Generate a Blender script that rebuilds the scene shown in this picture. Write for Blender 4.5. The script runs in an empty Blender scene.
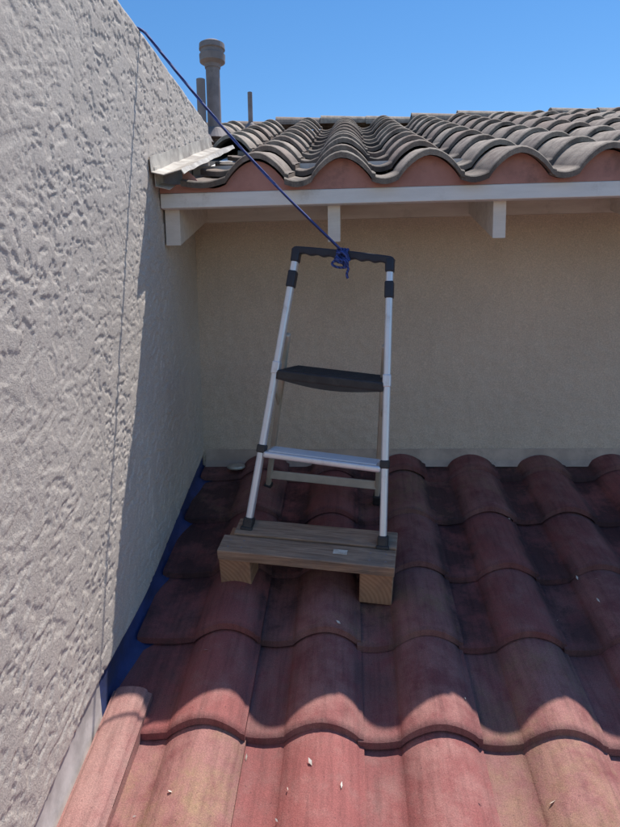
import bpy, bmesh, math, random
from mathutils import Vector, Matrix, noise
random.seed(7)
scene = bpy.context.scene
COL = scene.collection

# ------------------------------------------------------------------ helpers
def link(ob, parent=None):
    COL.objects.link(ob)
    if parent is not None:
        ob.parent = parent
    return ob

def empty(name):
    e = bpy.data.objects.new(name, None)
    e.empty_display_size = 0.1
    return link(e)

def mesh_obj(name, verts, faces, mat, parent=None, smooth=False):
    me = bpy.data.meshes.new(name)
    me.from_pydata(verts, [], faces)
    me.update()
    if smooth:
        me.polygons.foreach_set('use_smooth', [True]*len(me.polygons))
    ob = bpy.data.objects.new(name, me)
    if mat: me.materials.append(mat)
    return link(ob, parent)

def box(name, size, M, mat, parent=None, bevel=0.003, seg=2):
    bm = bmesh.new()
    bmesh.ops.create_cube(bm, size=1.0)
    for v in bm.verts:
        v.co = Vector((v.co.x*size[0], v.co.y*size[1], v.co.z*size[2]))
    if bevel > 0:
        bmesh.ops.bevel(bm, geom=list(bm.edges), offset=bevel, segments=seg, affect='EDGES', profile=0.5)
    me = bpy.data.meshes.new(name); bm.to_mesh(me); bm.free()
    me.materials.append(mat)
    ob = bpy.data.objects.new(name, me)
    ob.matrix_world = M
    link(ob, parent)
    return ob

def box_mm(name, lo, hi, mat, parent=None, bevel=0.0):
    lo = Vector(lo); hi = Vector(hi)
    return box(name, hi-lo, Matrix.Translation((lo+hi)/2), mat, parent, bevel)

def frame(p1, p2, hint):
    p1 = Vector(p1); p2 = Vector(p2)
    x = (p2-p1).normalized()
    z = Vector(hint); z = (z - x*z.dot(x)).normalized()
    y = z.cross(x)
    M = Matrix((x, y, z)).transposed().to_4x4()
    M.translation = (p1+p2)/2
    return M, (p2-p1).length

def beam(name, p1, p2, w, h, mat, parent=None, hint=(0,0,1), bevel=0.003, seg=2):
    M, L = frame(p1, p2, hint)
    return box(name, (L, w, h), M, mat, parent, bevel, seg)

def tube(name, pts, r, mat, parent=None, res=8, smoothpath=True):
    cu = bpy.data.curves.new(name, 'CURVE'); cu.dimensions = '3D'
    sp = cu.splines.new('NURBS' if smoothpath else 'POLY')
    sp.points.add(len(pts)-1)
    for i, p in enumerate(pts):
        sp.points[i].co = (p[0], p[1], p[2], 1)
    if smoothpath:
        sp.order_u = 3; sp.use_endpoint_u = True; sp.resolution_u = 6
    cu.bevel_depth = r; cu.bevel_resolution = res//2; cu.use_fill_caps = True
    tmp = bpy.data.objects.new(name, cu); COL.objects.link(tmp)
    dg = bpy.context.evaluated_depsgraph_get()
    me = bpy.data.meshes.new_from_object(tmp.evaluated_get(dg))
    bpy.data.objects.remove(tmp)
    me.name = name
    me.materials.clear(); me.materials.append(mat)
    me.polygons.foreach_set('use_smooth', [True]*len(me.polygons))
    return link(bpy.data.objects.new(name, me), parent)

def lathe(name, prof, origin, mat, parent=None, n=28):
    vs=[]; fs=[]
    for (r,z) in prof:
        for i in range(n):
            a=2*math.pi*i/n
            vs.append((origin[0]+r*math.cos(a), origin[1]+r*math.sin(a), origin[2]+z))
    for j in range(len(prof)-1):
        for i in range(n):
            fs.append((j*n+i, j*n+(i+1)%n, (j+1)*n+(i+1)%n, (j+1)*n+i))
    fs.append(tuple((len(prof)-1)*n+i for i in range(n)))
    fs.append(tuple(reversed(range(n))))
    return mesh_obj(name, vs, fs, mat, parent)

# ------------------------------------------------------------------ materials
class NT:
    def __init__(s, name):
        s.m = bpy.data.materials.new(name); s.m.use_nodes = True
        s.t = s.m.node_tree; s.n = s.t.nodes; s.l = s.t.links
        s.b = s.n['Principled BSDF']
        s.tc = s.n.new('ShaderNodeTexCoord')
    def mapping(s, scale=(1,1,1), rot=(0,0,0)):
        mp = s.n.new('ShaderNodeMapping')
        mp.inputs['Scale'].default_value = scale
        mp.inputs['Rotation'].default_value = rot
        s.l.new(s.tc.outputs['Object'], mp.inputs['Vector'])
        return mp.outputs['Vector']
    def noise(s, scale, detail=4, rough=0.55, vec=None, dist=0.0):
        t = s.n.new('ShaderNodeTexNoise')
        t.inputs['Scale'].default_value = scale; t.inputs['Detail'].default_value = detail
        t.inputs['Roughness'].default_value = rough; t.inputs['Distortion'].default_value = dist
        s.l.new(vec if vec is not None else s.tc.outputs['Object'], t.inputs['Vector'])
        return t.outputs['Fac']
    def rampf(s, fac, lo, hi, a=0.0, b=1.0):
        mr = s.n.new('ShaderNodeMapRange'); mr.interpolation_type = 'SMOOTHSTEP'
        mr.inputs['From Min'].default_value = lo; mr.inputs['From Max'].default_value = hi
        mr.inputs['To Min'].default_value = a; mr.inputs['To Max'].default_value = b
        s.l.new(fac, mr.inputs['Value']); return mr.outputs['Result']
    def math(s, op, a, b):
        m = s.n.new('ShaderNodeMath'); m.operation = op
        for i, v in enumerate((a, b)):
            if isinstance(v, (int, float)): m.inputs[i].default_value = v
            else: s.l.new(v, m.inputs[i])
        return m.outputs[0]
    def mix(s, fac, a, b, mode='MIX'):
        m = s.n.new('ShaderNodeMix'); m.data_type = 'RGBA'; m.blend_type = mode
        for sock, v in ((m.inputs[0], fac), (m.inputs[6], a), (m.inputs[7], b)):
            if isinstance(v, (int, float)): sock.default_value = v
            elif isinstance(v, tuple): sock.default_value = (v[0], v[1], v[2], 1)
            else: s.l.new(v, sock)
        return m.outputs[2]
    def bump(s, height, strength, dist):
        b = s.n.new('ShaderNodeBump')
        b.inputs['Strength'].default_value = strength; b.inputs['Distance'].default_value = dist
        s.l.new(height, b.inputs['Height']); s.l.new(b.outputs['Normal'], s.b.inputs['Normal'])
    def color(s, c):
        if isinstance(c, tuple): s.b.inputs['Base Color'].default_value = (c[0], c[1], c[2], 1)
        else: s.l.new(c, s.b.inputs['Base Color'])
    def attr(s, name):
        a = s.n.new('ShaderNodeAttribute'); a.attribute_name = name
        sp = s.n.new('ShaderNodeSeparateColor'); s.l.new(a.outputs['Color'], sp.inputs[0])
        return sp.outputs
    def sep(s):
        sp = s.n.new('ShaderNodeSeparateXYZ'); s.l.new(s.tc.outputs['Object'], sp.inputs[0]); return sp.outputs

def simple(name, c1, c2, scale=8, rough=0.7, metal=0.0, bs=0.2, bscale=60, bd=0.002, stretch=(1,1,1), grime=None):
    N = NT(name)
    v = N.mapping(stretch)
    f = N.rampf(N.noise(scale, 5, 0.6, v), 0.3, 0.7)
    c = N.mix(f, c1, c2)
    if grime:
        c = N.mix(N.rampf(N.noise(5, 9, 0.8), 0.52, 0.72, 0, 0.6), c, grime)
    N.color(c)
    N.b.inputs['Roughness'].default_value = rough; N.b.inputs['Metallic'].default_value = metal
    if bs > 0: N.bump(N.noise(bscale, 4, 0.6, v), bs, bd)
    return N.m

def stucco_mat(name, base, dark, warm, grain=0.9, streak=0.9):
    N = NT(name)
    f = N.rampf(N.noise(2.2, 6, 0.6), 0.3, 0.7)
    c = N.mix(f, base, dark)
    f2 = N.rampf(N.noise(9, 6, 0.7), 0.45, 0.75, 0, 0.55)
    c = N.mix(f2, c, warm)
    f3 = N.rampf(N.noise(230, 3, 0.7), 0.35, 0.7, 0.80, 1.1)
    c = N.mix(1.0, c, f3, 'MULTIPLY')
    vs = N.mapping((5, 5, 0.5))
    f4 = N.rampf(N.noise(3.0, 5, 0.65, vs), 0.52, 0.8, 1.0, streak)
    c = N.mix(1.0, c, f4, 'MULTIPLY')
    N.color(c); N.b.inputs['Roughness'].default_value = 0.95
    h = N.math('ADD', N.noise(320, 3, 0.7), N.math('MULTIPLY', N.noise(90, 4, 0.6), 1.2))
    N.bump(h, grain, 0.003)
    return N.m

M_STUC = stucco_mat('stucco_grey', (0.70,0.615,0.535), (0.62,0.54,0.47), (0.73,0.65,0.57), 0.55)
M_BACK = stucco_mat('stucco_tan', (0.73,0.58,0.455), (0.65,0.52,0.41), (0.75,0.615,0.495), 0.5, 0.93)

def tile_mat(name, colA, colB, colC, dirt, lichen, dirt_amt, lich_amt, soot_shade_y=None):
    N = NT(name)
    at = N.attr('tile'); rnd, hh, ss = at[0], at[1], at[2]
    n1 = N.noise(14, 6, 0.65)
    c = N.mix(N.rampf(rnd, 0.1, 0.9), colA, colB)
    c = N.mix(N.rampf(N.math('ADD', n1, N.math('MULTIPLY', rnd, 0.25)), 0.45, 0.85), c, colC)
    l = N.math('MULTIPLY', N.rampf(N.noise(6, 8, 0.75), 0.45, 0.7), N.rampf(rnd, 0.72, 0.95))
    c = N.mix(N.math('MULTIPLY', l, lich_amt), c, lichen)
    sp = N.rampf(N.noise(85, 4, 0.75), 0.62, 0.72, 0, 0.35)
    c = N.mix(sp, c, lichen)
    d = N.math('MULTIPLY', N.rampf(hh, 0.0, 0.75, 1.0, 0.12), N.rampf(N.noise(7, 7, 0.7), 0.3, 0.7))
    if soot_shade_y is not None:
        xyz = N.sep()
        g = N.rampf(xyz[1], soot_shade_y[0], soot_shade_y[1], 0.15, 1.0)  # soot stains plus shade painted into the colour, growing up the slope
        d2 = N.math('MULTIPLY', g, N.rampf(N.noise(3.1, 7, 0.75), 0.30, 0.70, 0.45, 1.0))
        d = N.math('MULTIPLY', N.math('ADD', d, N.math('MULTIPLY', d2, 0.42)), N.math('ADD', g, 0.12))  # overall darkening of upper rows: part staining, part painted shade
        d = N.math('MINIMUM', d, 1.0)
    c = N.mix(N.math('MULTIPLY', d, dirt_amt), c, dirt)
    vs = N.mapping((30, 2.5, 2.5))
    st = N.rampf(N.noise(2.5, 4, 0.6, vs), 0.4, 0.75, 1.08, 0.8)
    c = N.mix(1.0, c, st, 'MULTIPLY')
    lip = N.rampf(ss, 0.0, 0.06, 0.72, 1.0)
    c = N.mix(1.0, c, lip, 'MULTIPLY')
    gr = N.rampf(N.noise(420, 2, 0.6), 0.35, 0.7, 0.78, 1.15)
    c = N.mix(1.0, c, gr, 'MULTIPLY')
    pt = N.rampf(N.noise(150, 2, 0.5), 0.70, 0.76, 0, 0.6)
    c = N.mix(pt, c, dirt)
    N.color(c); N.b.inputs['Roughness'].default_value = 0.82
    h = N.math('ADD', N.noise(260, 3, 0.7), N.math('MULTIPLY', N.noise(35, 5, 0.65), 2.0))
    N.bump(h, 0.5, 0.002)
    return N.m

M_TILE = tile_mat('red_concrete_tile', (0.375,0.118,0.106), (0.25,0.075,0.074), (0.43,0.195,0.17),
                  (0.042,0.018,0.021), (0.40,0.26,0.14), 0.86, 0.75, (1.25, 2.1))  # last pair: y range of the soot and painted eave shade
M_TILEU = tile_mat('weathered_tile', (0.32,0.225,0.17), (0.14,0.10,0.08), (0.48,0.385,0.30),
                  (0.030,0.024,0.021), (0.54,0.46,0.36), 0.95, 0.6)
M_PINK = simple('painted_bird_stop', (0.52,0.26,0.21), (0.42,0.20,0.16), 9, 0.8, bs=0.3, grime=(0.16,0.10,0.08))
M_WHITE = simple('white_painted_wood', (0.86,0.83,0.79), (0.78,0.75,0.71), 7, 0.6, bs=0.25, bscale=40, stretch=(1,6,6), grime=(0.55,0.50,0.45))
M_CREAM = simple('cream_painted_wood', (0.82,0.74,0.65), (0.72,0.64,0.56), 7, 0.7, bs=0.25, bscale=40, stretch=(1,6,6), grime=(0.50,0.43,0.36))
M_FLASH = simple('painted_metal_flashing', (0.68,0.62,0.53), (0.36,0.31,0.26), 13, 0.6, bs=0.3, bscale=25, grime=(0.18,0.12,0.09))
M_BASEF = simple('grey_base_flashing', (0.60,0.46,0.37), (0.42,0.32,0.26), 9, 0.75, bs=0.3, bscale=25, grime=(0.15,0.11,0.09))
M_BLUE = simple('blue_flashing_membrane', (0.045,0.065,0.19), (0.025,0.035,0.095), 10, 0.5, bs=0.6, bscale=22, bd=0.006, grime=(0.05,0.045,0.05))
M_PALE = simple('pale_flashing', (0.55,0.49,0.46), (0.36,0.32,0.30), 14, 0.7, bs=0.4, bscale=30, grime=(0.15,0.12,0.10))
M_DARK = simple('dark_underlayment', (0.02,0.018,0.017), (0.03,0.027,0.025), 9, 0.9)
M_ALU = simple('brushed_aluminium', (0.82,0.85,0.90), (0.72,0.75,0.81), 12, 0.38, metal=0.5, bs=0.05, stretch=(0.3,8,8), grime=(0.45,0.43,0.42))
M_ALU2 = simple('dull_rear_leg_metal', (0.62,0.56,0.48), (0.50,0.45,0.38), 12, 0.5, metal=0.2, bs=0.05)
M_BLACK = simple('black_plastic', (0.022,0.022,0.026), (0.035,0.035,0.04), 20, 0.5, bs=0.3, bscale=200, grime=(0.09,0.08,0.075))
M_RUB = simple('navy_black_plastic', (0.014,0.018,0.034), (0.022,0.026,0.043), 20, 0.45, bs=0.2, bscale=120)
M_PIPE = simple('grey_vent_pipe', (0.33,0.27,0.26), (0.22,0.18,0.175), 9, 0.7, bs=0.3, grime=(0.10,0.08,0.08))
M_METALCAP = simple('galvanised_metal', (0.55,0.52,0.46), (0.40,0.38,0.34), 30, 0.5, metal=0.4)
M_LITTER = simple('dry_petals', (0.75,0.70,0.62), (0.55,0.45,0.35), 40, 0.9)

def wood_mat(name, a, b, c3):
    N = NT(name)
    v = N.mapping((1.6, 22, 22))
    g = N.noise(4, 6, 0.65, v, 0.6)
    c = N.mix(N.rampf(g, 0.35, 0.65), a, b)
    c = N.mix(N.rampf(N.noise(7, 6, 0.7), 0.45, 0.75, 0, 0.8), c, c3)
    v2 = N.mapping((3, 90, 90))
    c = N.mix(N.rampf(N.noise(3, 3, 0.6, v2), 0.55, 0.70, 0, 0.65), c, (0.08,0.055,0.042))
    N.color(c); N.b.inputs['Roughness'].default_value = 0.9
    N.bump(g, 0.8, 0.004)
    return N.m
M_WOOD = wood_mat('weathered_lumber', (0.45,0.31,0.22), (0.27,0.175,0.12), (0.24,0.19,0.16))
def endgrain():
    N = NT('block_lumber')
    w = N.n.new('ShaderNodeTexWave'); w.wave_type='RINGS'; w.rings_direction='Y'
    w.inputs['Scale'].default_value=22; w.inputs['Distortion'].default_value=2.5; w.inputs['Detail'].default_value=4
    mp = N.n.new('ShaderNodeMapping'); mp.inputs['Location'].default_value=(0.09,0,0.06)
    N.l.new(N.tc.outputs['Object'], mp.inputs['Vector']); N.l.new(mp.outputs[0], w.inputs['Vector'])
    c=N.mix(N.rampf(w.outputs['Fac'],0.1,0.9),(0.45,0.26,0.155),(0.37,0.205,0.12))
    c=N.mix(N.rampf(N.noise(12,6,0.7),0.45,0.75,0,0.7),c,(0.22,0.13,0.095))
    N.color(c); N.b.inputs['Roughness'].default_value=0.9; N.bump(w.outputs['Fac'],0.3,0.001)
    return N.m
M_WOOD2 = endgrain()

def rope_mat():
    N = NT('blue_rope')
    w = N.n.new('ShaderNodeTexWave'); w.inputs['Scale'].default_value = 55; w.inputs['Distortion'].default_value = 2.0
    w.bands_direction = 'DIAGONAL'
    N.l.new(N.tc.outputs['Object'], w.inputs['Vector'])
    N.color(N.mix(w.outputs['Fac'], (0.012,0.022,0.10), (0.06,0.11,0.40)))
    N.b.inputs['Roughness'].default_value = 0.7
    N.bump(w.outputs['Fac'], 0.6, 0.002)
    return N.m
M_ROPE = rope_mat()

# ------------------------------------------------------------------ layout
XW = -0.66       # side wall face
YB = 2.74        # back wall face
def P(y): return -1.518 + 0.333*y
def PU(y): return 0.50 + 0.345*(y-2.2)
ZG = -4.7
LB = -0.036      # tile base offset, lower roof
house = empty('stucco_house')

def sstep(a, b, x):
    t = max(0.0, min(1.0, (x-a)/(b-a))); return t*t*(3-2*t)
def gap(y): return 0.105 - 0.080*sstep(1.35, 1.95, y)
def lace(p, q):
    w1 = noise.noise(Vector((p*12, q*12, 3.1)))*0.026
    w2 = noise.noise(Vector((p*12, q*12, 9.7)))*0.026
    a = (p+w1)*0.92+(q+w2)*0.39; b = -(p+w1)*0.39+(q+w2)*0.92
    n = noise.noise(Vector((a*26, b*44, 0.5))) + 0.7*noise.noise(Vector((a*66, b*96, 4.5))) + 0.35*noise.noise(Vector((p*150, q*170, 7.5)))
    f = noise.noise(Vector((p*190, q*210, 2.2)))
    pl = sstep(-0.22, -0.04, n)
    reg = 0.6+0.4*sstep(-0.25,0.25,noise.noise(Vector((p*3.0,q*3.0,20))))
    return pl*reg + 0.14*f + 0.3*noise.noise(Vector((p*4, q*4, 8)))

def side_wall(name, y0, y1, step):
    ny = int((y1-y0)/step); nz = int(2.0/step)
    vs = []; fs = []
    for i in range(ny+1):
        y = y0+(y1-y0)*i/ny
        zb = P(y)+gap(y)
        for j in range(-1, nz+2):
            if j < 0: z, x = zb+0.001, XW-0.02
            elif j > nz: z, x = 0.934, XW-0.05
            else:
                z = zb+(0.94-zb)*j/nz
                x = XW + 0.0028*(lace(y, z)-0.6)
                e = (0.94-z) - 0.004*noise.noise(Vector((y*9, 3, 3)))
                if e < 0.02: x -= 0.012*(1-max(e,0)/0.02)**2
                e = z-zb
                if e < 0.012: x -= 0.006*(1-e/0.012)
            vs.append((x, y, z))
    m = nz+3
    for i in range(ny):
        for j in range(m-1):
            a = i*m+j
            fs.append((a, a+m, a+m+1, a+1))
    return mesh_obj(name, vs, fs, M_STUC, house, True)
side_wall('side_wall_stucco', 0.85, 3.07, 0.004)
side_wall('side_wall_stucco_lower_end', -1.6, 0.85, 0.012)
box_mm('side_wall_core', (-0.92, -1.6, ZG), (-0.673, 3.068, 0.9345), M_STUC, house)

def back_wall():
    x0, x1, z0, z1 = XW-0.005, 4.2, P(YB)-0.08, 0.46
    st = 0.008
    nx = int((x1-x0)/st); nz = int((z1-z0)/st)
    vs = []; fs = []
    for i in range(nx+1):
        x = x0+(x1-x0)*i/nx
        for j in range(nz+1):
            z = z0+(z1-z0)*j/nz
            n = sstep(-0.3, 0.2, noise.noise(Vector((x*26, z*32, 5))) + 0.5*noise.noise(Vector((x*60, z*60, 1))))
            vs.append((x, YB-0.0026*n, z))
    m = nz+1
    for i in range(nx):
        for j in range(nz):
            a = i*m+j
            fs.append((a, a+1+0, a+m+1, a+m))
    return mesh_obj('back_wall_stucco', vs, fs, M_BACK, house, True)
back_wall()
box_mm('back_wall_core', (-0.672, YB+0.01, ZG), (4.2, 3.06, 0.55), M_BACK, house)
box_mm('rear_house_body', (-3.2, 3.1, ZG), (4.2, 7.6, 0.6), M_BACK, house)
box_mm('lower_house_body', (-0.672, -0.7, ZG), (4.2, YB+0.005, P(-0.7)-0.2), M_BACK, house)

# ------------------------------------------------------------------ tiles
def tile_field(name, cells, mat, W, rw, rh, dip, thick, lift, expo, base, PF, power=0.85, seed=1, side=0.009, jit=1.0):
    rng = random.Random(seed)
    vs=[]; fs=[]; col=[]; sm=[]
    for (cx, yf, left, head) in cells:
        r = rng.random()
        jy = rng.uniform(-0.007, 0.007)*jit; jz = rng.uniform(-0.002, 0.004)*jit; sk = rng.uniform(-0.009, 0.009)*jit
        jx = rng.uniform(-0.002,0.002)*jit
        u0 = -(W-rw/2) if left is None else left
        u1 = rw/2+0.012
        us = [u0+(-rw/2-u0)*i/6 for i in range(6)] + [-rw/2+rw*0.5*(1-math.cos(math.pi*i/16)) for i in range(17)] + [u1]
        L = expo+0.05
        if head is not None: L = min(L, head-yf)
        ssv = [0.0, 0.005, 0.02, 0.09, 0.16, 0.23, L]
        ssv = [s for s in ssv if s <= L]
        def hz(u):
            if abs(u) <= rw/2:
                h = rh*max(0.0, math.cos(math.pi*u/rw))**power
            elif u < -rw/2:
                t = (u-u0)/(-rw/2-u0); h = -dip*math.sin(math.pi*t)
            else: h = -0.004
            return h
        def pt(u, s, dz):
            y = yf+s+jy+sk*(u/W)
            lipd = -0.005 if s == 0 else (-0.0015 if s < 0.01 else 0)
            z = PF(y) + base + hz(u) + side*(u-u0)/W + lift*(1-s/expo) + jz + lipd + dz + 0.0012*noise.noise(Vector(((cx+u)*25, y*25, cx)))
            return (cx+u+jx, y, z)
        nu=len(us); ns=len(ssv)
        b=len(vs)
        for s in ssv:
            for u in us:
                vs.append(pt(u, s, 0)); col.append((r, (hz(u)+dip)/(rh+dip), s/expo, 1))
        for j in range(ns-1):
            for i in range(nu-1):
                a=b+j*nu+i; fs.append((a,a+1,a+nu+1,a+nu)); sm.append(True)
        b2=len(vs)
        for u in us:
            vs.append(pt(u,0,0)); col.append((r,(hz(u)+dip)/(rh+dip),0,1))
        for u in us:
            vs.append(pt(u,0.0,-thick)); col.append((r,(hz(u)+dip)/(rh+dip),0,1))
        for i in range(nu-1):
            fs.append((b2+nu+i, b2+nu+i+1, b2+i+1, b2+i)); sm.append(False)
        b3=len(vs)
        for s in (0.0, L):
            for u in us:
                vs.append(pt(u,s,-thick)); col.append((r,0,0,1))
        for i in range(nu-1):
            fs.append((b3+i, b3+nu+i, b3+nu+i+1, b3+i+1)); sm.append(True)
        for ui in (0, nu-1):
            b4=len(vs)
            u=us[ui]
            for s in (0.0, L):
                vs.append(pt(u,s,0)); vs.append(pt(u,s,-thick)); col.append((r,0,0.1,1)); col.append((r,0,0.1,1))
            fs.append((b4,b4+1,b4+3,b4+2)); sm.append(False)
    me=bpy.data.meshes.new(name); me.from_pydata(vs,[],fs); me.update()
    me.polygons.foreach_set('use_smooth', sm)
    ca=me.color_attributes.new('tile','FLOAT_COLOR','POINT')
    flat=[c for v in col for c in v]; ca.data.foreach_set('color', flat)
    me.materials.append(mat)
    return link(bpy.data.objects.new(name, me), house)

EXPO=0.293; RW=0.192; RH=0.042; PW=0.78
cells=[]
for k in range(-8, 5):
    yf=1.458+EXPO*k
    for c in range(0, 16):
        cx=-0.38+0.301*c
        left = -(0.654-0.38) if c==0 else None
        if c==0 and k<=-1: left = -0.20
        cells.append((cx, yf, left, YB-0.012))
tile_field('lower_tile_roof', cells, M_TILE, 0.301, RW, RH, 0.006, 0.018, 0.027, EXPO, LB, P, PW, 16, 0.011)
cells=[(-0.605, 1.458+EXPO*k, -0.052, None) for k in range(-8, 0)]
M_TILEP = tile_mat('pink_edge_tile', (0.46,0.20,0.175), (0.40,0.17,0.15), (0.50,0.27,0.23),
                  (0.10,0.05,0.045), (0.45,0.32,0.25), 0.5, 0.3)
tile_field('roof_edge_tile', cells, M_TILEP, 0.10, 0.09, 0.016, 0.0, 0.04, 0.016, EXPO+0.05, 0.004, P, 0.32, 9, 0.0)
def sheet(name, x0,x1,y0,y1,fz,mat,off,n=1):
    return mesh_obj(name, [(x0,y0,fz(y0)+off),(x1,y0,fz(y0)+off),(x1,y1,fz(y1)+off),(x0,y1,fz(y1)+off)], [(0,1,2,3)], mat, house)
sheet('lower_roof_deck', -0.60, 4.2, -0.88, YB, P, M_DARK, -0.078)
# upper roof
cells=[]
EU=0.292
for k in range(0, 11):
    yf=2.2+EU*k
    for c in range(0, 17):
        cx=-0.32+0.295*c
        cells.append((cx, yf, -(0.575-0.32) if c==0 else None, 5.32))
    if yf>3.08:
        for c in range(-9,0):
            cells.append((-0.32+0.295*c, yf, None, 5.32))
tile_field('upper_tile_roof', cells, M_TILEU, 0.295, 0.205, 0.074, 0.012, 0.018, 0.028, EU, -0.036, PU, 0.85, 5, 0.009, 1.4)
sheet('upper_roof_deck', XW+0.005, 4.2, 2.262, 5.3, PU, M_WHITE, -0.055)
sheet('upper_roof_deck_rear', -3.2, XW, 3.1, 5.3, PU, M_DARK, -0.055)
sheet('rear_roof_slope', -3.2, 4.2, 5.3, 8.0, lambda y: PU(5.3)-0.345*(y-5.3), M_TILEU, -0.03)
# ridge caps : half barrels along x
vs=[];fs=[];colr=[]
rng=random.Random(4)
x=-3.1
while x<4.2:
    L=0.36; r0=0.068; r1=0.092; b=len(vs); n=12; rr=rng.random(); jz=rng.uniform(-0.010,0.014)
    for (dx,r) in ((0,r1),(L+0.05,r0),):
        for t in (0,0.015):
            for i in range(n+1):
                a=math.pi*i/n
                vs.append((x+dx, 5.32-math.cos(a)*(r-t), PU(5.3)-0.01+jz+math.sin(a)*(r-t)*0.9)); colr.append((rr,0.8,0.5,1))
    m=n+1
    for i in range(n):
        fs.append((b+i,b+2*m+i,b+2*m+i+1,b+i+1)); fs.append((b+m+i,b+i,b+i+1,b+m+i+1)); fs.append((b+2*m+i,b+3*m+i,b+3*m+i+1,b+2*m+i+1))
    x+=L
ob=mesh_obj('ridge_cap_tiles',vs,fs,M_TILEU,house)
ca=ob.data.color_attributes.new('tile','FLOAT_COLOR','POINT'); ca.data.foreach_set('color',[c for v in colr for c in v])

# bird stop following the tile wave
def up_under(x, y):
    W=0.295; rw=0.205
    k=math.floor((x-(-0.32)+ (W-rw/2))/W)
    cx=-0.32+W*k; u=x-cx
    if abs(u)<=rw/2: h=0.074*max(0,math.cos(math.pi*u/rw))**0.85
    else: h=-0.012*math.sin(math.pi*(u+(W-rw/2))/(W-rw))
    return PU(y)-0.036+h+0.026-0.019
vs=[];fs=[]
nx=900
for i in range(nx+1):
    xx=XW+0.003+(4.15-XW)*i/nx
    zt=up_under(xx,2.225) if xx>-0.575 else PU(2.225)-0.025
    zt=max(zt,0.457)
    vs += [(xx,2.228,0.4555),(xx,2.228,zt),(xx,2.245,zt)]
for i in range(nx):
    a=i*3; fs.append((a,a+3,a+4,a+1)); fs.append((a+1,a+4,a+5,a+2))
mesh_obj('bird_stop',vs,fs,M_PINK,house)
# fascia, soffit rafters, blocking
box_mm('fascia', (XW+0.004, 2.226, 0.405), (4.2, 2.262, 0.4545), M_WHITE, house, 0.003)
for i in range(9):
    cx=-0.052+0.57*(i-1)
    if i==0: cx=-0.626
    w=0.026 if i==0 else 0.0215
    y0,y1=2.2635,YB-0.003
    s=0.345
    vs=[]
    for xx in (cx-w,cx+w):
        vs+=[(xx,y0,0.283),(xx,y1,0.283+s*(y1-y0)),(xx,y1,0.445+s*(y1-y0)),(xx,y0,0.445)]
    fs=[(0,1,2,3),(7,6,5,4),(0,4,5,1),(1,5,6,2),(2,6,7,3),(3,7,4,0)]
    mesh_obj('rafter_tail',vs,fs,M_CREAM,house)
box_mm('eave_blocking', (XW+0.006, YB-0.022, 0.432), (4.2, YB+0.012, 0.66), M_CREAM, house)
# sloping flashing where upper roof meets the side wall
def fl(name, pts_x_dz, mat, ya=2.12, yb=3.10, n=14):
    vs=[];fs=[]
    for i in range(n+1):
        y=ya+(yb-ya)*i/n
        for (x,dz) in pts_x_dz:
            vs.append((x, y, PU(y)+dz+0.006*noise.noise(Vector((x*20,y*9,2)))))
    m=len(pts_x_dz)
    for i in range(n):
        for j in range(m-1):
            a=i*m+j; fs.append((a,a+1,a+m+1,a+m))
    ob=mesh_obj(name,vs,fs,mat,house)
    md=ob.modifiers.new('t','SOLIDIFY'); md.thickness=0.003
    return ob
fl('step_flashing', [(XW+0.007,0.078),(XW+0.010,0.030),(XW+0.05,0.022),(XW+0.11,0.036),(XW+0.12,0.022)], M_FLASH)
fl('flashing_end_tab', [(XW+0.012,0.04),(XW+0.014,-0.02),(XW+0.06,-0.028)], M_FLASH, 2.15, 2.24, 3)
# base flashings
mesh_obj('base_flashing', [(XW+0.01,YB-0.006,P(YB)+0.050),(4.2,YB-0.006,P(YB)+0.050),(4.2,YB-0.012,P(YB)+0.0),(XW+0.01,YB-0.012,P(YB)+0.0),
     (4.2,YB-0.03,P(YB)-0.025),(XW+0.01,YB-0.03,P(YB)-0.025)], [(3,2,1,0),(5,4,2,3)], M_BASEF, house)
def wall_flash(name, ya, yb, mat):
    vs=[];fs=[];n=30
    for i in range(n+1):
        y=ya+(yb-ya)*i/n
        q=0.004*noise.noise(Vector((y*14,1,5)))
        vs+=[(XW-0.009,y,P(y)+0.125),(XW-0.006+q,y,P(y)-0.015),(XW+0.03,y,P(y)-0.036+q),(XW+0.09,y,P(y)-0.044)]
    for i in range(n):
        for j in range(3):
            a=i*4+j; fs.append((a,a+1,a+5,a+4))
    mesh_obj(name,vs,fs,mat,house,True)
wall_flash('blue_wall_flashing', 1.50, YB-0.013, M_BLUE)
wall_flash('pale_wall_flashing', -1.0, 1.50, M_PALE)

# ------------------------------------------------------------------ vent pipes
vp=empty('vent_pipe')
lathe('pipe',[(0.042,0),(0.042,0.50)],(-0.818,4.0,1.08),M_PIPE,vp)
lathe('cap',[(0.046,0),(0.05,0.02),(0.076,0.035),(0.078,0.075),(0.070,0.08),(0.070,0.10),(0.078,0.105),(0.076,0.135),(0.05,0.15)],(-0.818,4.0,1.535),M_PIPE,vp)
lathe('roof_collar',[(0.10,0),(0.06,0.06),(0.044,0.07)],(-0.818,4.0,1.12),M_PIPE,vp)
vp=empty('vent_pipe.001')
lathe('pipe',[(0.026,0),(0.026,0.40)],(-0.872,3.9,1.04),M_PIPE,vp)
lathe('roof_collar',[(0.07,0),(0.04,0.05),(0.028,0.06)],(-0.872,3.9,1.08),M_PIPE,vp)
vp=empty('vent_pipe.002')
lathe('pipe',[(0.018,0),(0.018,0.32)],(-0.744,5.0,1.42),M_PIPE,vp)
lathe('roof_collar',[(0.06,0),(0.03,0.05),(0.02,0.06)],(-0.744,5.0,1.46),M_PIPE,vp)

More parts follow.
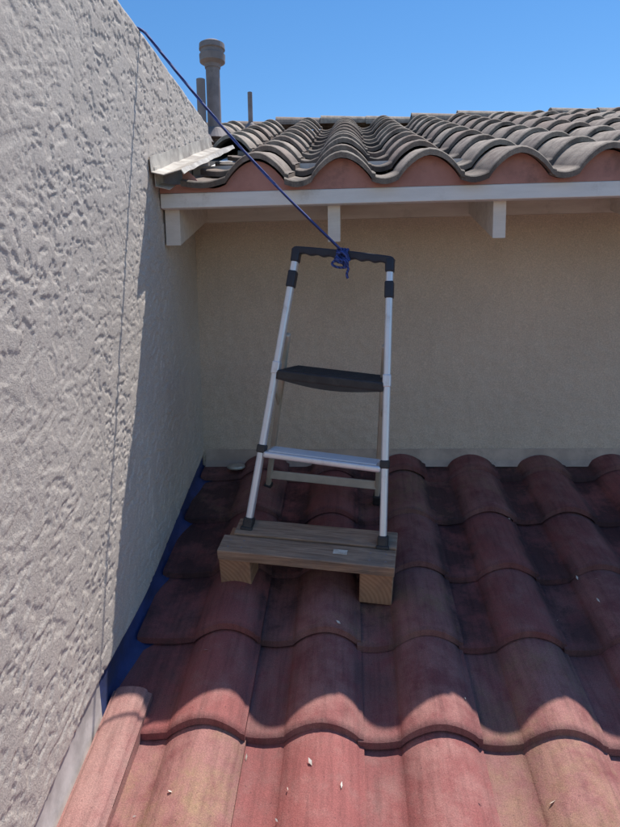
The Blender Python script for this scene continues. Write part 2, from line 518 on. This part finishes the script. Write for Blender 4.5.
# ------------------------------------------------------------------ wooden riser
riser=empty('wooden_riser')
FL=Vector((-0.432,1.91,-0.72)); FR=Vector((0.135,1.85,-0.75))
xa=(FR-FL).normalized()
bk=Vector((0,1,0.333)); bk=(bk-xa*bk.dot(xa)).normalized()
up=xa.cross(bk)
def RM(a,b,c):
    M=Matrix((xa,bk,up)).transposed().to_4x4(); M.translation=FL+xa*a+bk*b+up*c; return M
Lb=(FR-FL).length
box('front_board',(Lb,0.085,0.038),RM(Lb/2,0.0425,-0.019),M_WOOD,riser,0.003)
box('rear_board',(Lb-0.03,0.085,0.036),RM(Lb/2+0.016,0.133,-0.014),M_WOOD,riser,0.003)
box('left_block',(0.105,0.17,0.122),RM(0.053,0.091,-0.038-0.0615),M_WOOD2,riser,0.004)
box('right_block',(0.105,0.17,0.122),RM(Lb-0.056,0.091,-0.038-0.0615),M_WOOD2,riser,0.004)
box('stapled_tag',(0.045,0.022,0.0012),RM(0.395,0.05,0.0012),M_LITTER,riser,0)
for a in (0.03,0.075,Lb-0.03,Lb-0.08):
    for b in (0.025,0.06):
        M=RM(a,b,0.0005)
        bm=bmesh.new(); bmesh.ops.create_circle(bm,cap_ends=True,radius=0.004,segments=10)
        me=bpy.data.meshes.new('nail'); bm.to_mesh(me); bm.free(); me.materials.append(M_PIPE)
        o=bpy.data.objects.new('nail',me); o.matrix_world=M; link(o,riser)

# ------------------------------------------------------------------ step ladder
lad=empty('step_ladder')
AL=Vector((-0.348,2.03,-0.68)); BL=Vector((-0.174,2.15,0.245))
AR=Vector((0.104,1.955,-0.715)); BR=Vector((0.132,2.08,0.199))
def Lp(f): return AL.lerp(BL,f)
def Rp(f): return AR.lerp(BR,f)
side=(AR-AL).normalized()
back=Vector((-side.y,side.x,0)).normalized()
for nm,F in (('left_rail',Lp),('right_rail',Rp)):
    beam(nm,F(0.0),F(0.99),0.023,0.030,M_ALU,lad,hint=back,bevel=0.007,seg=3)
    beam(nm+'_foot',F(-0.005),F(0.035),0.034,0.040,M_BLACK,lad,hint=back,bevel=0.006)
    beam(nm+'_foot_pad',F(-0.012),F(0.002),0.042,0.048,M_BLACK,lad,hint=back,bevel=0.004)
    beam(nm+'_clamp',F(0.865),F(0.925),0.029,0.036,M_RUB,lad,hint=back,bevel=0.005)
    beam(nm+'_hinge',F(0.27),F(0.30),0.030,0.037,M_BLACK,lad,hint=back,bevel=0.005)
    beam(nm+'_top_socket',F(0.955),F(1.005),0.029,0.036,M_RUB,lad,hint=back,bevel=0.006)
    beam(nm+'_step_bracket',F(0.555),F(0.60),0.027,0.034,M_ALU,lad,hint=back,bevel=0.004)
hl=BL; hr=BR
hx=(hr-hl); HL=hx.length; hx.normalize(); hz=hx.cross(back)*-1
if hz.z<0: hz=-hz
n=48; outer=[];inner=[]
for i in range(n+1):
    t=i/n; xx=-0.016+(HL+0.032)*t
    zt=0.010+0.004*math.sin(math.pi*t)**0.6
    end=min(t,1-t)
    zi=-0.012+0.0025*math.cos(2*math.pi*t*8)
    if end<0.08: zi=-0.013-0.018*(1-end/0.08)
    if end<0.04: zt-=0.008*(1-end/0.04)**2
    outer.append((xx,zt)); inner.append((xx,zi))
poly=outer+inner[::-1]
vs=[];fs=[]
for d in (-0.017,0.017):
    for (xx,zz) in poly:
        vs.append(hl+hx*xx+hz*zz+back*d)
m=len(poly)
for i in range(n):
    fs.append((i,i+1,m-2-i,m-1-i)); fs.append((m+i+1,m+i,m+m-1-i,m+m-2-i))
for i in range(m):
    j=(i+1)%m; fs.append((i,m+i,m+j,j))
ob=mesh_obj('top_handle',[tuple(v) for v in vs],fs,M_RUB,lad)
md=ob.modifiers.new('b','BEVEL'); md.width=0.004; md.segments=2; md.limit_method='ANGLE'; md.angle_limit=math.radians(50)
def tread(name,f,fo,ba,th,mat,ridges,ext=0.004):
    l=Lp(f)-side*ext; r=Rp(f)+side*ext
    tx=(r-l).normalized(); ty=back; tz=tx.cross(ty).normalized()
    ty=tz.cross(tx)
    M=Matrix((tx,ty,tz)).transposed().to_4x4()
    W=(r-l).length; M.translation=(l+r)/2+ty*((fo+ba)/2)
    box(name,(W,ba-fo,th),M,mat,lad,0.008 if th>0.02 else 0.004,3)
    for k in range(ridges):
        o=fo+0.018+(ba-fo-0.036)*k/(ridges-1)
        Mk=M.copy(); Mk.translation=(l+r)/2+ty*o+tz*(th/2+0.001)
        box(name+'_ridge',(W-0.03,0.006,0.004),Mk,mat,lad,0.001,1)
    return l,r,tx,ty,tz
l,r,tx,ty,tz=tread('upper_step',0.555,-0.022,0.20,0.034,M_BLACK,9,-0.010)
vs=[];fs=[];n=30;W=(r-l).length
for i in range(n+1):
    t=i/n; d=0.014+0.018*math.sin(math.pi*t)
    p=l+tx*(W*t)+ty*(-0.020)
    vs+=[tuple(p+tz*0.008),tuple(p-tz*d),tuple(p-tz*d+ty*0.02),tuple(p+tz*0.008+ty*0.02)]
for i in range(n):
    for j in range(4):
        a=i*4; fs.append((a+j,a+4+j,a+4+(j+1)%4,a+(j+1)%4))
mesh_obj('upper_step_skirt',vs,fs,M_BLACK,lad)
tread('lower_step',0.268,-0.022,0.085,0.022,M_ALU,6,-0.012)
# rear legs
RL=Vector((-0.345,2.52,-0.685)); RR=Vector((0.106,2.446,-0.710))
TL=Lp(0.70)+back*0.026+side*0.012; TR=Rp(0.70)+back*0.026-side*0.012
for nm,a,b in (('rear_left_leg',RL,TL),('rear_right_leg',RR,TR)):
    beam(nm,a,b,0.020,0.024,M_ALU2,lad,hint=back,bevel=0.006,seg=3)
    d=(b-a).normalized()
    beam(nm+'_foot',a-d*0.01,a+d*0.04,0.032,0.036,M_BLACK,lad,hint=back,bevel=0.006)
def lr(f): return RL.lerp(TL,f), RR.lerp(TR,f)
a,b=lr(0.12); beam('rear_brace',a,b,0.012,0.034,M_ALU2,lad,hint=(0,0,1))
for s,F,rf in ((1,Lp,lr(0.60)[0]),(-1,Rp,lr(0.60)[1])):
    beam('folding_link',F(0.50)+back*0.02,rf,0.006,0.016,M_ALU2,lad,hint=(0,0,1),bevel=0.002)

# ------------------------------------------------------------------ rope
rope=empty('blue_rope')
K=hl.lerp(hr,0.50)
A0=Vector((XW-0.002,2.107,0.947))
kn=K-back*0.022+Vector((0,0,0.012))
pts=[(-0.95,2.10,0.55),(-0.925,2.105,0.80),(-0.925,2.105,0.935),(-0.905,2.105,0.944),(-0.78,2.106,0.943)]
for i in range(15):
    t=i/14; p=A0.lerp(kn,t); p.z-=0.030*math.sin(math.pi*t); pts.append(tuple(p))
tube('line',pts,0.0045,M_ROPE,rope)
def coil(name,c,ax,ry,rz,turns,pitch,r=0.0046,ph=0):
    P_=[];n=int(16*turns)
    ax=Vector(ax).normalized(); e1=Vector((0,1,0)); e1=(e1-ax*e1.dot(ax)).normalized(); e2=ax.cross(e1)
    for i in range(n+1):
        a=2*math.pi*i/16+ph
        p=Vector(c)+ax*(pitch*(i/16-turns/2))+e1*math.cos(a)*ry+e2*math.sin(a)*rz
        P_.append(tuple(p))
    return tube(name,P_,r,M_ROPE,rope)
coil('wrap',K-hz*0.001,hx,0.024,0.020,3.5,0.010)
coil('knot_a',kn+Vector((0.004,-0.006,-0.018)),(0.3,1,0.5),0.012,0.017,2.2,0.008)
coil('knot_b',kn+Vector((0.012,-0.004,-0.038)),(1,0.4,0.2),0.012,0.014,2.5,0.008)
coil('knot_c',kn+Vector((-0.006,-0.008,-0.030)),(0.5,-0.5,1),0.014,0.014,2.0,0.008)
k=kn+Vector((0.01,-0.008,-0.045))
tube('tail',[tuple(k),tuple(k+Vector((0.016,-0.006,-0.012))),tuple(k+Vector((0.004,-0.004,-0.032))),tuple(k+Vector((0.010,0.0,-0.045)))],0.0042,M_ROPE,rope)
tube('tail_loop',[tuple(k),tuple(k+Vector((-0.03,-0.006,0.015))),tuple(k+Vector((-0.045,-0.004,0.0))),tuple(k+Vector((-0.02,0.0,-0.012))),tuple(k+Vector((0.005,0,-0.01)))],0.0042,M_ROPE,rope)

# ------------------------------------------------------------------ small things
cap=empty('metal_cap')
lathe('disc',[(0.035,0),(0.04,0.006),(0.038,0.014),(0.02,0.02),(0.008,0.022)],(-0.50,2.655,P(2.655)+0.009),M_METALCAP,cap,20)
vs=[];fs=[];rng=random.Random(11)
def roof_z(x,y):
    W=0.301; rw=RW
    k=math.floor((x+0.38+(W-rw/2))/W); u=x-(-0.38+W*k)
    if abs(u)<=rw/2: h=RH*max(0,math.cos(math.pi*u/rw))**PW
    else: h=-0.006*math.sin(math.pi*(u+(W-rw/2))/(W-rw))
    kk=math.floor((y-1.458)/EXPO); s=(y-1.458)-EXPO*kk
    return P(y)+LB+h+0.011*(u+(W-rw/2))/W+0.027*(1-s/EXPO)
spots=[(-0.42,1.28),(-0.17,1.25),(-0.15,1.31),(-0.10,1.36),(0.02,1.22),(0.45,1.3),(-0.3,1.18),(0.3,1.55)]
spots+=[(rng.uniform(-0.5,2),rng.uniform(0.9,2.6)) for _ in range(26)]
for (x,y) in spots:
    a=rng.uniform(0,6.28); l=rng.uniform(0.004,0.010); w=l*rng.uniform(0.2,0.5); z=roof_z(x,y)+0.005
    b=len(vs); dx,dy=math.cos(a),math.sin(a)
    vs+=[(x-dx*l,y-dy*l,z-dy*l*0.333),(x+dy*w,y-dx*w,z+0.003),(x+dx*l,y+dy*l,z+dy*l*0.333+0.003),(x-dy*w,y+dx*w,z)]
    fs.append((b,b+1,b+2,b+3))
mesh_obj('leaf_litter',vs,fs,M_LITTER)

g=simple('dry_ground',(0.20,0.17,0.12),(0.10,0.12,0.06),0.4,0.95)
mesh_obj('ground',[(-600,-600,ZG),(600,-600,ZG),(600,600,ZG),(-600,600,ZG)],[(0,1,2,3)],g)

# ------------------------------------------------------------------ light
S=Vector((0.29,0.444,1.0)).normalized()
sun=bpy.data.lights.new('sun','SUN'); sun.energy=5.0; sun.angle=math.radians(0.53); sun.color=(1.0,0.955,0.89)
so=bpy.data.objects.new('sun',sun); so.rotation_euler=(-S).to_track_quat('-Z','Y').to_euler(); so.location=(2,3,6); link(so)
w=bpy.data.worlds.new('World'); scene.world=w; w.use_nodes=True
nt=w.node_tree; bg=nt.nodes['Background']
sky=nt.nodes.new('ShaderNodeTexSky'); sky.sky_type='NISHITA'; sky.sun_disc=False
sky.sun_elevation=math.asin(S.z); sky.sun_rotation=math.atan2(S.x,S.y)
sky.air_density=1.0; sky.dust_density=0.0; sky.ozone_density=3.0
hs=nt.nodes.new('ShaderNodeHueSaturation'); hs.inputs['Saturation'].default_value=1.24
nt.links.new(sky.outputs[0],hs.inputs['Color']); nt.links.new(hs.outputs[0],bg.inputs[0]); bg.inputs[1].default_value=0.15

# ------------------------------------------------------------------ camera
th=math.radians(8.2); ps=math.radians(3.7); ro=0.015
fw=Vector((-math.sin(ps)*math.cos(th), math.cos(ps)*math.cos(th), -math.sin(th)))
ri=Vector((math.cos(ps), math.sin(ps), 0)); upv=ri.cross(fw)
r2=ri*math.cos(ro)-upv*math.sin(ro); u2=upv*math.cos(ro)+ri*math.sin(ro)
cam=bpy.data.cameras.new('camera'); cam.sensor_fit='VERTICAL'; cam.sensor_height=24; cam.lens=24*625/827
cam.clip_start=0.02; cam.clip_end=2000
co=bpy.data.objects.new('camera',cam)
co.matrix_world=Matrix((r2,u2,-fw)).transposed().to_4x4(); link(co)
scene.camera=co
scene.view_settings.view_transform='Standard'; scene.view_settings.look='None'; scene.view_settings.exposure=0
